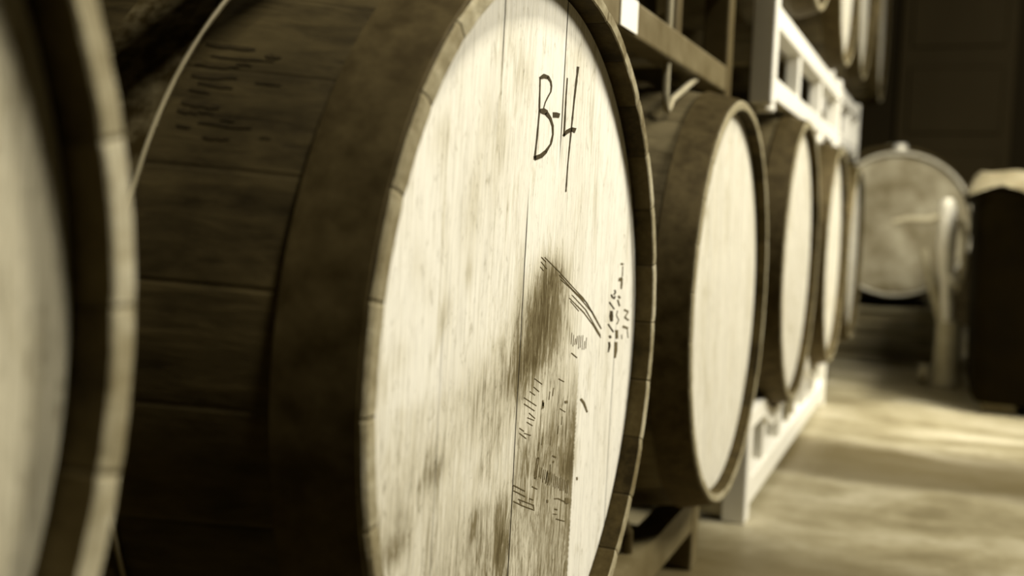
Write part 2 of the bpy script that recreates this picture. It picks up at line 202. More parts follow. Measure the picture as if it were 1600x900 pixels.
PENCIL=[[[[.00877,.07562],[.00963,.07591]],[[.01464,.07348],[.01549,.07376]],[[.02044,.07126],[.02159,.07163]],[[.02651,.06907],[.02757,.06941]],[[.03261,.06684],[.03368,.06718]],[[.03872,.06455],[.03996,.06494]],[[.04502,.06228],[.04622,.06262]],[[.0514,.05961],[.05284,.05999]],[[.05805,.05694],[.05939,.05728]],[[.06457,.05417],[.06625,.0546]],[[.07137,.05141],[.07302,.05182]],[[.07837,.04863],[.07981,.04899]],[[.08481,.04623],[.08602,.04655]],[[.09115,.04376],[.09251,.04412]],[[.09763,.04128],[.09903,.04164]],[[.10421,.03876],[.10563,.03912]],[[.11079,.03624],[.11241,.03654]],[[.11677,.03298],[.11888,.03327]],[[.12335,.02971],[.12491,.02992]],[[.12979,.02637],[.13123,.02656]],[[.13602,.02295],[.13793,.02319]],[[.1427,.01955],[.14436,.01972]],[[.14781,.0164],[.1497,.01656]],[[.15328,.01323],[.15478,.01335]],[[.1585,.01],[.16022,.01013]],[[.16399,.00675],[.16552,.00686]],[[.16943,.00346],[.17097,.00357]]],[[[.04529,.05991],[.04653,.06024]],[[.05182,.05725],[.05302,.05756]],[[.05848,.05457],[.05956,.05484]],[[.06512,.05181],[.06631,.0521]],[[.07172,.04898],[.0733,.04936]],[[.0786,.04612],[.0802,.04656]],[[.08545,.04374],[.08701,.04422]],[[.09251,.04138],[.09382,.04177]],[[.09944,.03891],[.10095,.03937]],[[.10652,.03643],[.10814,.03691]],[[.11378,.03393],[.11537,.03439]],[[.12089,.03143],[.12295,.0318]],[[.12679,.028],[.12894,.02822]],[[.13271,.02444],[.13504,.02467]],[[.13874,.02085],[.14118,.02108]]],[[[.04882,.05601],[.04956,.05627]],[[.0553,.05373],[.05636,.05409]],[[.06196,.05144],[.06317,.05184]],[[.06891,.04918],[.06989,.0495]],[[.07555,.04678],[.07713,.04724]],[[.08294,.04389],[.08471,.04435]],[[.09056,.04096],[.09229,.04141]],[[.09842,.03802],[.09988,.03839]],[[.10589,.03493],[.10812,.03542]],[[.11337,.03186],[.11502,.03219]],[[.12044,.02863],[.12254,.02903]],[[.128,.02541],[.12979,.02575]],[[.13572,.02218],[.13712,.02238]],[[.14083,.01919],[.14239,.01934]],[[.14593,.01613],[.14777,.0163]],[[.15126,.01305],[.15305,.01321]],[[.15656,.00993],[.15846,.0101]],[[.16193,.00678],[.16392,.00695]],[[.16763,.00362],[.16917,.00374]]],[[[.07957,.04108],[.08056,.04133]],[[.08568,.03848],[.08717,.03885]],[[.09229,.03595],[.09344,.03623]],[[.09854,.03328],[.10024,.03368]],[[.10532,.03068],[.1067,.031]],[[.11177,.02794],[.11367,.02837]],[[.11842,.02526],[.12063,.02562]],[[.12337,.02231],[.1259,.02258]],[[.12865,.0193],[.13096,.01953]],[[.13371,.01623],[.13633,.01649]],[[.13925,.01317],[.14135,.01337]],[[.14437,.01003],[.1469,.01026]],[[.14989,.00689],[.15217,.00708]],[[.15507,.00368],[.15789,.00391]],[[.1606,.00046],[.16338,.00068]],[[.16629,-.00279],[.16883,-.0026]]],[[[.07263,.03894],[.07378,.03926]],[[.07912,.0365],[.08019,.03679]],[[.0856,.03401],[.0868,.03433]],[[.09201,.03143],[.09366,.03186]],[[.09869,.02887],[.10043,.02932]],[[.1053,.02623],[.10747,.02678]],[[.11213,.02364],[.11448,.02411]],[[.11919,.02041],[.12119,.02073]],[[.12614,.01706],[.12822,.01738]],[[.13314,.01365],[.1354,.01399]],[[.14044,.01025],[.14247,.0105]],[[.14718,.00658],[.14902,.00676]],[[.1535,.00279],[.15617,.00305]],[[.16024,-.00101],[.16307,-.00075]],[[.16742,-.00484],[.16972,-.00464]]],[[[.07566,.03614],[.0768,.03638]],[[.08162,.03353],[.08271,.03376]],[[.08755,.03086],[.08882,.03112]],[[.09373,.02819],[.09482,.02841]],[[.09991,.02547],[.10098,.02569]]],[[[.00095,.07599],[.00203,.07634]],[[.00644,.07381],[.00773,.07422]],[[.01228,.07169],[.01323,.07199]]],[[[.00091,.07226],[.00191,.07254]],[[.00777,.0692],[.009,.06953]],[[.0148,.0661],[.01617,.06646]]],[[[-.00013,.06827],[.00081,.06853]],[[.00791,.0648],[.00885,.06506]]],[[[.08427,-.00988],[.08596,-.0094]],[[.09228,-.01294],[.09395,-.01248]],[[.1006,-.01601],[.10191,-.01566]]],[[[-.00304,-.02016],[-.00211,-.01983]],[[.00587,-.02365],[.00661,-.02339]],[[.01483,-.02725],[.01562,-.02698]]],[[[-.00441,-.0266],[-.00339,-.02632]],[[.00189,-.02941],[.00278,-.02917]],[[.00814,-.03231],[.00918,-.03204]]],[[[-.01201,-.02912],[-.01132,-.02886]],[[-.00051,-.03386],[.0004,-.03353]]],[[[-.02445,-.03196],[-.02382,-.03169]],[[-.01835,-.03436],[-.01772,-.03409]],[[-.0122,-.03682],[-.01147,-.03651]],[[-.00432,-.0399],[-.00362,-.03961]],[[.00366,-.04306],[.00443,-.04275]]],[[[-.02403,-.03693],[-.02321,-.03658]],[[-.01815,-.03928],[-.01736,-.03895]],[[-.01212,-.04163],[-.01151,-.04139]],[[-.00614,-.04407],[-.00544,-.0438]],[[-7e-05,-.04655],[.00071,-.04624]]],[[[-.01229,-.0461],[-.01138,-.04588]],[[-.00545,-.04949],[-.00445,-.04925]],[[.00158,-.05291],[.00251,-.0527]]],[[[-.01567,-.0492],[-.01528,-.04887]],[[-.00796,-.05165],[-.00753,-.0513]],[[-.00015,-.05418],[.0004,-.05374]]],[[[-.01643,-.05258],[-.01577,-.05229]],[[-.00995,-.05523],[-.00917,-.0549]],[[-.00335,-.05792],[-.0025,-.05756]]],[[[-.03178,-.05456],[-.03102,-.05427]],[[-.02171,-.05895],[-.02091,-.05865]]],[[[-.02135,-.0605],[-.02096,-.06007]],[[-.01372,-.06282],[-.01335,-.06244]],[[-.00601,-.06525],[-.00555,-.06478]]],[[[-.03138,-.05857],[-.03059,-.05833]],[[-.02387,-.06219],[-.02293,-.06191]],[[-.01607,-.06582],[-.0153,-.0656]]],[[[.0542,-.02823],[.05501,-.0278]],[[.06878,-.03287],[.0696,-.03245]]],[[[.06088,-.05474],[.06176,-.05441]],[[.07504,-.06005],[.07588,-.05973]]],[[[-.03963,-.09743],[-.039,-.09708]],[[-.03357,-.10008],[-.03277,-.09963]],[[-.02729,-.10268],[-.02658,-.10229]],[[-.02102,-.10538],[-.02022,-.10495]],[[-.01453,-.10806],[-.01386,-.1077]]],[[[-.03921,-.10172],[-.03856,-.10134]],[[-.03273,-.10447],[-.03205,-.10409]],[[-.02623,-.10732],[-.02536,-.10683]],[[-.01945,-.11011],[-.01874,-.10972]],[[-.01276,-.11305],[-.01183,-.11254]]],[[[-.02877,-.11095],[-.02822,-.1105]],[[-.02204,-.11361],[-.02144,-.11313]],[[-.01516,-.11627],[-.0146,-.11582]],[[-.00823,-.11902],[-.00759,-.11853]],[[-.00109,-.12174],[-.00056,-.12134]],[[.00607,-.12459],[.00668,-.12412]]],[[[-.03851,-.1103],[-.03756,-.10976]],[[-.03182,-.11309],[-.03108,-.11268]],[[-.02522,-.11603],[-.02432,-.11553]],[[-.01833,-.11896],[-.01764,-.11848]],[[-.00949,-.12238],[-.00888,-.12186]],[[-.00048,-.12582],[8e-05,-.12535]],[[.00869,-.12936],[.00925,-.12889]]],[[[-.02628,-.11156],[-.02474,-.11181]],[[-.02393,-.11544],[-.02244,-.11569]]],[[[.00489,-.12357],[.00649,-.12389]],[[.00678,-.1277],[.00839,-.12802]]],[[[.00041,-.10789],[.00131,-.1074]],[[.01354,-.11319],[.01424,-.11282]]],[[[-.00359,-.11665],[-.00297,-.11621]],[[.00517,-.12009],[.00578,-.11966]]],[[[.05563,-.13155],[.05544,-.13077]],[[.06537,-.13384],[.06574,-.1331]],[[.07417,-.13735],[.0751,-.13685]],[[.08338,-.14106],[.08439,-.14053]]],[[[.0568,-.14072],[.05738,-.14004]],[[.06546,-.14385],[.06619,-.14301]]],[[[.05474,-.1444],[.05483,-.14384]],[[.06481,-.14736],[.06491,-.14678]]],[[[.06222,-.15068],[.0627,-.15014]],[[.07389,-.15491],[.07443,-.15432]],[[.08592,-.15918],[.08638,-.15868]]],[[[.00975,-.08613],[.01213,-.08676]],[[.00875,-.08953],[.01074,-.09006]],[[.00749,-.09285],[.00962,-.09343]],[[.00653,-.09579],[.00888,-.09643]],[[.00575,-.09878],[.00795,-.09938]],[[.00505,-.10178],[.00696,-.1023]]],[[[.01405,-.08743],[.01566,-.08786]],[[.01269,-.09056],[.01435,-.09102]],[[.01126,-.09368],[.01312,-.09418]],[[.01049,-.09655],[.01258,-.0971]],[[.00986,-.09946],[.0119,-.1]],[[.00937,-.10239],[.01108,-.10285]]],[[[.01104,-.08695],[.0117,-.08611]],[[.01491,-.08822],[.01567,-.08725]]],[[[.00606,-.10253],[.00595,-.10154]],[[.01032,-.10353],[.01021,-.10249]]],[[[.04159,-.09857],[.04369,-.09906]],[[.04142,-.10254],[.04368,-.10307]],[[.04117,-.10646],[.04375,-.10714]],[[.03974,-.10924],[.04242,-.11003]],[[.0384,-.11208],[.04101,-.11285]],[[.03714,-.11493],[.03952,-.11564]]],[[[.03553,-.10243],[.03824,-.1032]],[[.03443,-.10512],[.03686,-.10582]],[[.03339,-.10783],[.03543,-.10841]],[[.03177,-.11253],[.03374,-.11309]]],[[[.04567,-.09242],[.047,-.09165]],[[.05567,-.09609],[.05703,-.09532]]],[[[.04651,-.09792],[.0483,-.09654]],[[.05085,-.09932],[.05248,-.09807]]]]
STENCIL=[[[[.01777,-.09584],[.01889,-.09613]],[[.01705,-.09834],[.01849,-.09872]],[[.01649,-.10089],[.01791,-.10127]],[[.01596,-.10345],[.01733,-.10381]]],[[[.02177,-.09702],[.02327,-.0974]],[[.02142,-.09993],[.02256,-.10022]],[[.02075,-.10275],[.02217,-.10313]],[[.02024,-.10562],[.02161,-.10598]]],[[[.02627,-.09963],[.02755,-.09995]],[[.02587,-.10307],[.02699,-.10335]],[[.02541,-.10649],[.0265,-.10677]],[[.02495,-.10991],[.02601,-.11019]]],[[[.0305,-.10071],[.03183,-.10106]],[[.03007,-.10337],[.03112,-.10364]],[[.02938,-.10595],[.03066,-.10629]],[[.02884,-.10857],[.03005,-.1089]]],[[[.0346,-.10328],[.03669,-.10382]],[[.03411,-.10623],[.03609,-.10675]],[[.03362,-.10918],[.0355,-.10967]],[[.03304,-.1121],[.035,-.11262]]],[[[.03939,-.10504],[.0407,-.10538]],[[.03864,-.10783],[.04033,-.10827]],[[.03818,-.11069],[.03967,-.11108]],[[.03773,-.11354],[.039,-.11388]]],[[[.0437,-.10541],[.04497,-.10572]],[[.04328,-.10815],[.04469,-.10851]],[[.04289,-.11091],[.04438,-.11129]],[[.04267,-.11371],[.0439,-.11403]],[[.04231,-.11647],[.04357,-.1168]]],[[[.04814,-.1077],[.04965,-.1081]],[[.04691,-.11131],[.04904,-.11188]],[[.04625,-.11507],[.04785,-.11551]]],[[[.05253,-.10877],[.05416,-.10918]],[[.05207,-.11152],[.05391,-.11199]],[[.05174,-.1143],[.05353,-.11476]],[[.05131,-.11705],[.05326,-.11756]],[[.05113,-.11987],[.05273,-.12029]]],[[[.05713,-.11211],[.05912,-.11263]],[[.0566,-.11546],[.0586,-.11598]],[[.05625,-.11886],[.05791,-.11929]],[[.05559,-.12216],[.05753,-.12269]]],[[[.0621,-.11399],[.0634,-.11433]],[[.06144,-.11682],[.06288,-.11721]],[[.06099,-.11971],[.06215,-.12002]],[[.06033,-.12254],[.06164,-.1229]]],[[[.06681,-.11594],[.06807,-.11627]],[[.06629,-.11879],[.06739,-.11908]],[[.06557,-.12158],[.06692,-.12195]],[[.06502,-.12442],[.06628,-.12477]]],[[[.07116,-.11623],[.07278,-.11664]],[[.07064,-.11897],[.07256,-.11946]],[[.07025,-.12174],[.07221,-.12225]],[[.06988,-.12452],[.07184,-.12503]],[[.06952,-.12729],[.07146,-.12781]]],[[[.07598,-.11891],[.07771,-.11936]],[[.07527,-.12205],[.07728,-.12258]],[[.0749,-.12528],[.07652,-.12572]],[[.07442,-.12848],[.07587,-.12888]]],[[[.0808,-.12088],[.08254,-.12134]],[[.0803,-.12381],[.08183,-.12422]],[[.07971,-.1267],[.0812,-.12711]],[[.07914,-.12961],[.08056,-.12999]]],[[[.08576,-.12294],[.08734,-.12335]],[[.08493,-.12624],[.08707,-.12681]],[[.08443,-.12963],[.08647,-.13017]],[[.08398,-.13302],[.08581,-.13352]]],[[[.09028,-.12279],[.09214,-.12326]],[[.09011,-.12582],[.09158,-.1262]],[[.08952,-.12874],[.09145,-.12924]],[[.08938,-.13178],[.09086,-.13217]],[[.08888,-.13472],[.09064,-.13519]]],[[[.08355,.00825],[.08512,.00806]],[[.08321,.00488],[.08471,.00469]],[[.08283,.00152],[.08436,.00133]],[[.08259,-.00185],[.08386,-.00202]]],[[[.08891,.00587],[.09006,.00573]],[[.08844,.0025],[.08978,.00233]],[[.08793,-.00086],[.08955,-.00107]],[[.08761,-.00425],[.08913,-.00445]]],[[[.09413,.00213],[.09563,.00191]],[[.09323,-.00059],[.09478,-.00082]],[[.09238,-.00332],[.09388,-.00355]]],[[[.09902,.00378],[.10019,.00363]],[[.09804,.00015],[.09965,-7e-05]],[[.09727,-.0035],[.09891,-.00373]]],[[[.1039,.00387],[.10529,.0037]],[[.10362,.00089],[.10511,.00071]],[[.10333,-.00208],[.10494,-.00228]],[[.10323,-.00508],[.10457,-.00525]],[[.10293,-.00805],[.10442,-.00825]]],[[[.10915,.00306],[.11035,.00292]],[[.10872,-.00046],[.11004,-.00063]],[[.10834,-.00399],[.10968,-.00417]],[[.10781,-.0075],[.10947,-.00772]]],[[[.11425,.00291],[.1155,.00276]],[[.11381,-.00031],[.11553,-.00051]],[[.11383,-.00357],[.11511,-.00373]],[[.11364,-.00681],[.11489,-.00697]],[[.11341,-.01005],[.11472,-.01022]]],[[[.12,-.003],[.12168,-.00323]],[[.11931,-.00674],[.12079,-.00695]],[[.11863,-.01048],[.1199,-.01067]]],[[[.12479,-.00024],[.12655,-.00046]],[[.1246,-.00356],[.12591,-.00373]],[[.12416,-.00686],[.12551,-.00704]],[[.12358,-.01013],[.12525,-.01036]]],[[[.01787,-.04095],[.01916,-.0412]],[[.01695,-.04421],[.0187,-.04456]],[[.01644,-.04754],[.01783,-.04782]]],[[[.03336,-.03568],[.03494,-.03597]],[[.03262,-.03903],[.03426,-.03934]],[[.03185,-.04237],[.03362,-.04272]]],[[[.04216,-.03389],[.0435,-.03413]],[[.04122,-.03724],[.043,-.03757]],[[.0407,-.04066],[.04209,-.04093]]],[[[.013,-.07422],[.0146,-.07459]],[[.0125,-.07754],[.01373,-.07783]],[[.01162,-.08077],[.01324,-.08116]]],[[[.02019,-.07104],[.02153,-.07135]],[[.01949,-.07435],[.02084,-.07466]],[[.01885,-.07766],[.0201,-.07796]]],[[[.04137,-.07507],[.04285,-.0754]],[[.04065,-.07845],[.04213,-.07879]],[[.03974,-.08178],[.04159,-.08222]]],[[[.05874,-.06881],[.06044,-.06918]],[[.05807,-.07227],[.05963,-.07262]],[[.05715,-.07567],[.05907,-.07611]]],[[[.06743,-.06236],[.0689,-.06267]],[[.06667,-.06584],[.06816,-.06615]],[[.0657,-.06926],[.06763,-.06968]]]]
DATE=[[[[.20538,.03805],[.21023,.03812]],[[.20824,.03552],[.21286,.03499]],[[.20338,.03414],[.20753,.03299]]],[[[.19485,.03423],[.19842,.03445]],[[.19876,.03109],[.20294,.03176]],[[.20872,.0289],[.20646,.03041]],[[.21201,.03163],[.20704,.03233]]],[[[.18959,.02707],[.19315,.02759]],[[.19884,.0231],[.2016,.02349]],[[.20776,.019],[.21068,.01939]]],[[[.1953,.01862],[.2037,.01792]],[[.1938,.01339],[.20614,.01246]],[[.19806,.00804],[.20568,.00753]]],[[[.18914,.00601],[.19261,.0064]],[[.19853,.00133],[.20184,.00167]],[[.20774,-.00348],[.21159,-.00309]]],[[[.19354,-.00587],[.19924,-.00523]],[[.19927,-.00864],[.20489,-.00803]]],[[[.1935,-.01144],[.19966,-.01187]],[[.19513,-.01534],[.20228,-.01618]],[[.19423,-.01815],[.19955,-.01907]],[[.19336,-.02115],[.19679,-.02176]]]]
NOTE=[[[[.22425,.06179],[.22394,.06374]],[[.23385,.06157],[.23357,.06328]]],[[[.23024,.06031],[.23309,.06017]],[[.2304,.05691],[.23297,.05678]],[[.2304,.05353],[.23299,.05338]],[[.23025,.05014],[.23318,.04997]]],[[[.21854,.04626],[.22029,.0494]],[[.23283,.04513],[.23421,.04756]]],[[[.22773,.04525],[.23416,.04476]],[[.22702,.04162],[.23366,.04109]],[[.2277,.03788],[.23175,.03754]]],[[[.2186,.03113],[.2239,.03178]],[[.22436,.02825],[.23009,.02893]]],[[[.21715,.0276],[.22186,.02768]],[[.22088,.02426],[.22547,.02432]],[[.2244,.02089],[.22934,.02095]]],[[[.21901,.01709],[.22185,.01668]],[[.21601,.01269],[.21839,.01259]],[[.22451,.0075],[.22722,.00732]],[[.21913,.00363],[.22211,.00305]]],[[[.21501,-.00182],[.22571,-.00274]],[[.21706,-.00622],[.2258,-.00701]],[[.21823,-.01057],[.22678,-.01137]]],[[[.21438,-.01348],[.22539,-.01471]],[[.21487,-.01775],[.22546,-.01898]],[[.21497,-.02192],[.22593,-.02337]],[[.21509,-.02555],[.22379,-.02686]],[[.21474,-.0292],[.22213,-.03034]]],[[[.22588,.04954],[.23052,.04977]],[[.22819,.04775],[.23277,.04796]]]]
INITIALS=[[[[.24252,.01525],[.24492,.01679]],[[.25842,.01226],[.26061,.01365]]],[[[.25656,.01299],[.26009,.01217]],[[.2456,.00834],[.24942,.00743]]],[[[.24483,.00794],[.24838,.0089]],[[.26075,.0032],[.26392,.00403]]],[[[.23993,-.00159],[.24235,.00049]],[[.26005,-.00514],[.2622,-.00333]]],[[[.23738,-.00849],[.23941,-.00864]],[[.23919,-.01326],[.24158,-.01346]]],[[[.25704,-.00459],[.25949,-.00475]],[[.25931,-.00947],[.26178,-.00965]],[[.26154,-.01438],[.26412,-.01458]]]]
SPOT=[[[[.0847,-.13764],[.0949,-.14026]],[[.08435,-.1425],[.09553,-.14543]]],[[[.11409,-.05488],[.11892,-.05451]],[[.12355,-.06037],[.12918,-.06031]],[[.12927,-.0652],[.13405,-.06544]],[[.13505,-.07025],[.13899,-.07047]]],[[[.11326,-.12562],[.11752,-.12659]],[[.11348,-.12821],[.11799,-.12925]]],[[[.01734,-.04217],[.02085,-.04272]],[[.01765,-.04677],[.0216,-.04741]]],[[[.01715,-.04047],[.01979,-.04091]],[[.01676,-.04533],[.02045,-.04597]]],[[[.03674,-.12747],[.0411,-.12855]],[[.03711,-.12992],[.04129,-.13096]]],[[[.07188,-.04978],[.07948,-.05038]],[[.07362,-.05207],[.0812,-.05268]]]]
BLOBS=[[.0277,.0605,.0249,.0137,.45],[.0125,.0381,.0335,.0198,.55],[.0012,.0109,.0359,.0207,.55],[-.0243,-.0088,.0281,.0152,.5],[-.0332,-.025,.0219,.0111,.3],[.0472,.0009,.0295,.0329,.35],[-.1853,.1553,.0081,.0117,.35],[-.1758,.16,.0046,.0158,.2],[-.1141,.1714,.0065,.0193,.25],[-.0852,.1628,.007,.0143,.3],[-.0948,.1422,.0115,.0267,.2],[-.0448,.2104,.009,.0129,.35],[-.074,.2291,.0144,.0097,.2],[-.1351,.1105,.0083,.0192,.3],[-.1258,.1235,.0053,.0258,.2],[-.1346,.0679,.0041,.0069,.5],[-.1733,.0411,.0037,.0091,.4],[-.1645,.0486,.0057,.0104,.25],[-.2315,.0234,.0112,.0084,.25],[-.2457,.0065,.0076,.0094,.2],[-.2123,-.0259,.0306,.012,.25],[-.1725,-.0576,.0076,.006,.5],[-.1896,-.0465,.0279,.0083,.2],[-.1184,-.0257,.0339,.0205,.35],[-.0858,-.0172,.0305,.0236,.3],[-.0767,-.0515,.0185,.0145,.3],[-.2243,-.0938,.0116,.0064,.45],[-.2314,-.082,.018,.0158,.25],[-.2395,-.0359,.0039,.0077,.15],[-.1831,-.1018,.0046,.0214,.35],[-.1034,-.0739,.0057,.0056,.35],[-.1136,-.1081,.0067,.0094,.35],[-.1009,-.1022,.0092,.0057,.3],[-.0602,-.1372,.0089,.0228,.8],[-.2097,-.0661,.0452,.0244,.18],[-.0988,-.126,.0488,.0241,.22],[-.2333,-.0757,.0421,.0476,.15],[-.2065,.075,.0085,.0117,.2],[-.1908,.0585,.0062,.008,.2],[-.2206,.102,.0098,.0132,.12],[.0653,.2403,.0148,.0072,.22],[.0762,.2206,.0169,.0211,.15],[.0981,-.1028,.0163,.0107,.4],[.0853,-.1104,.0105,.0082,.3],[-.1963,-.0128,.0369,.0049,.12],[-.2534,.0114,.0037,.0148,.2],[-.2509,-.086,.0068,.0115,.35],[.1724,-.0738,.0104,.0381,.2],[.1925,-.0024,.0064,.0573,.25],[.1992,-.1162,.0087,.0395,.2],[.0905,.1131,.0087,.0277,.1],[.1331,.1308,.0114,.0345,.1],[-.1563,.188,.0048,.0242,.1]]
SCORCH=[[[[-.1453,.6891],[-.1442,.6828]],[[-.1397,.6894],[-.1382,.6806]],[[-.1337,.6881],[-.1323,.6785]],[[-.1285,.6897],[-.127,.6802]],[[-.1225,.6876],[-.1212,.6785]],[[-.117,.6872],[-.1156,.6782]],[[-.1111,.6855],[-.1108,.6818]]],[[[-.1374,.6606],[-.137,.6575]],[[-.1302,.6594],[-.1295,.6544]],[[-.123,.659],[-.1223,.6542]],[[-.1163,.6611],[-.1152,.6541]],[[-.1092,.6613],[-.1085,.6558]],[[-.1021,.66],[-.1017,.6568]],[[-.0954,.6612],[-.095,.6581]]],[[[-.1032,.6736],[-.1025,.6685]],[[-.1014,.6726],[-.1004,.6652]],[[-.1,.6754],[-.0987,.6654]],[[-.0983,.6752],[-.0972,.6669]],[[-.0962,.6722],[-.0951,.664]],[[-.0947,.6741],[-.0937,.6664]],[[-.0927,.6718],[-.092,.6671]]],[[[-.1446,.6363],[-.1438,.6314]],[[-.1398,.6375],[-.139,.6319]],[[-.1351,.6395],[-.1336,.6295]],[[-.13,.6383],[-.1289,.6307]],[[-.1252,.6395],[-.1238,.6296]],[[-.1202,.6398],[-.1195,.6346]],[[-.1151,.6381],[-.1148,.6346]]],[[[-.1433,.6123],[-.1421,.605]],[[-.1384,.6133],[-.1369,.6031]],[[-.1336,.6155],[-.1317,.6027]],[[-.1284,.6154],[-.1266,.6024]],[[-.1232,.615],[-.1221,.6059]],[[-.1184,.6162],[-.1174,.6081]],[[-.1133,.6155],[-.1126,.6091]]],[[[-.1365,.5943],[-.1361,.5904]],[[-.1326,.5948],[-.1319,.5887]],[[-.1288,.5951],[-.1277,.5869]],[[-.1249,.595],[-.1238,.5857]],[[-.1208,.5925],[-.1197,.584]],[[-.1169,.5916],[-.1162,.5858]],[[-.1128,.5887],[-.1124,.5851]]],[[[-.1007,.6059],[-.1,.6019]],[[-.0978,.6055],[-.0974,.6021]],[[-.0952,.6066],[-.0948,.6027]],[[-.0926,.6075],[-.0919,.6017]],[[-.09,.6078],[-.0893,.6023]],[[-.0871,.606],[-.0868,.6027]],[[-.0845,.6068],[-.0842,.6038]]],[[[-.1401,.5773],[-.1397,.5738]],[[-.1377,.5773],[-.137,.573]],[[-.1351,.5766],[-.1347,.5724]],[[-.1328,.5766],[-.1321,.5714]],[[-.1305,.5762],[-.1298,.571]],[[-.1275,.5731],[-.1271,.5696]],[[-.1252,.5719],[-.1248,.5694]]],[[[-.1411,.5506],[-.1402,.5428]],[[-.1373,.5524],[-.1357,.5411]],[[-.1324,.5485],[-.1313,.5387]],[[-.1287,.5512],[-.1272,.5403]],[[-.1246,.5523],[-.1228,.5379]],[[-.1202,.5487],[-.1187,.5379]],[[-.1157,.5465],[-.115,.5407]]],[[[-.1418,.5332],[-.1406,.525]],[[-.1396,.533],[-.1385,.525]],[[-.1375,.5348],[-.1359,.5229]],[[-.1349,.5321],[-.1338,.5227]],[[-.1331,.5341],[-.132,.5251]],[[-.1302,.5298],[-.1294,.5232]],[[-.1281,.5298],[-.1273,.5241]]],[[[-.1175,.5285],[-.1172,.5249]],[[-.1202,.5311],[-.1198,.5269]],[[-.1229,.5336],[-.1221,.5272]],[[-.1252,.5321],[-.1244,.5261]],[[-.1279,.5338],[-.1271,.5276]],[[-.1302,.5339],[-.1295,.5282]],[[-.1326,.5335],[-.1322,.5301]]],[[[-.1254,.5083],[-.125,.5048]],[[-.1199,.5103],[-.1192,.505]],[[-.1141,.5106],[-.1134,.5042]],[[-.1084,.5097],[-.1076,.5025]],[[-.1026,.5096],[-.1019,.502]],[[-.0969,.5089],[-.0962,.5034]],[[-.0912,.5091],[-.0908,.505]]],[[[-.1192,.4825],[-.1185,.4772]],[[-.1162,.4813],[-.1154,.4748]],[[-.1135,.4826],[-.1127,.4746]],[[-.1109,.4838],[-.1101,.476]],[[-.1078,.4824],[-.1071,.4751]],[[-.1052,.4827],[-.1044,.4768]],[[-.1022,.4826],[-.1018,.4785]]],[[[-.1385,.4997],[-.1381,.4969]],[[-.1368,.4987],[-.136,.494]],[[-.1351,.4994],[-.1346,.4948]],[[-.1333,.4982],[-.1326,.4935]],[[-.1317,.4985],[-.1309,.4929]],[[-.1299,.4973],[-.1295,.4938]],[[-.1282,.4972],[-.1279,.4943]]],[[[-.1186,.6481],[-.1182,.6447]],[[-.1165,.646],[-.1161,.642]],[[-.1151,.6472],[-.1143,.6419]],[[-.1136,.6493],[-.1126,.6431]],[[-.1115,.648],[-.1108,.6428]],[[-.1098,.6473],[-.1091,.6424]],[[-.1076,.645],[-.1073,.6421]]],[[[-.1124,.519],[-.112,.5164]],[[-.1106,.5187],[-.1102,.5154]],[[-.1092,.5205],[-.1088,.5167]],[[-.1075,.5192],[-.1068,.5148]],[[-.1057,.5186],[-.105,.5141]],[[-.104,.5184],[-.1036,.5152]],[[-.1023,.5175],[-.1019,.5155]]],[[[-.0854,.4896],[-.0851,.4874]],[[-.084,.491],[-.084,.4891]],[[-.0829,.4906],[-.0822,.4858]],[[-.0815,.4919],[-.0814,.4892]],[[-.0801,.4905],[-.0797,.4867]],[[-.0789,.4904],[-.0786,.4878]],[[-.0776,.4907],[-.0775,.4891]]]]
# ------------------------------------------------------------ mesh helpers
def obj(name, bm, mat, parent=None, smooth=False):
    bmesh.ops.recalc_face_normals(bm, faces=bm.faces)
    me = bpy.data.meshes.new(name); bm.to_mesh(me); bm.free()
    me.materials.append(mat)
    if smooth:
        for p in me.polygons: p.use_smooth = True
        me.set_sharp_from_angle(angle=math.radians(35))
    o = bpy.data.objects.new(name, me); COL.objects.link(o)
    if parent: o.parent = parent
    return o
def empty(name, loc=(0, 0, 0)):
    o = bpy.data.objects.new(name, None); o.empty_display_size = .1; o.location = loc; COL.objects.link(o); return o
def tag(o, label, cat, group=None, kind=None):
    if kind: o['kind'] = kind
    if label: o['label'] = label
    if cat: o['category'] = cat
    if group: o['group'] = group
    return o
def struct(name, bm, mat): o = obj(name, bm, mat); o['kind'] = 'structure'; return o
def box(bm, x0, x1, y0, y1, z0, z1, bev=0, seg=2):
    t = bmesh.new(); bmesh.ops.create_cube(t, size=1)
    bmesh.ops.scale(t, vec=(x1-x0, y1-y0, z1-z0), verts=t.verts); bmesh.ops.translate(t, vec=((x0+x1)/2, (y0+y1)/2, (z0+z1)/2), verts=t.verts)
    if bev: bmesh.ops.bevel(t, geom=t.edges[:], offset=bev, segments=seg, affect='EDGES', profile=.5)
    me = bpy.data.meshes.new('t'); t.to_mesh(me); t.free(); bm.from_mesh(me); bpy.data.meshes.remove(me); return bm
def tube(bm, pts, r, seg=12, cap=True):
    pts = [Vector(p) for p in pts]; rings = []
    rs = r if hasattr(r, '__len__') else [r]*len(pts)
    n = None
    for i, p in enumerate(pts):
        t = (pts[min(i+1, len(pts)-1)]-pts[max(i-1, 0)]).normalized()
        if n is None: n = t.orthogonal().normalized()
        n = (n-t*n.dot(t)).normalized(); b = t.cross(n)
        rings.append([bm.verts.new(p+(n*cos(a)+b*sin(a))*rs[i]) for a in [2*pi*k/seg for k in range(seg)]])
    for A, B in zip(rings, rings[1:]):
        for k in range(seg): bm.faces.new((A[k], A[(k+1) % seg], B[(k+1) % seg], B[k]))
    if cap: bm.faces.new(rings[0][::-1]); bm.faces.new(rings[-1])
    return bm
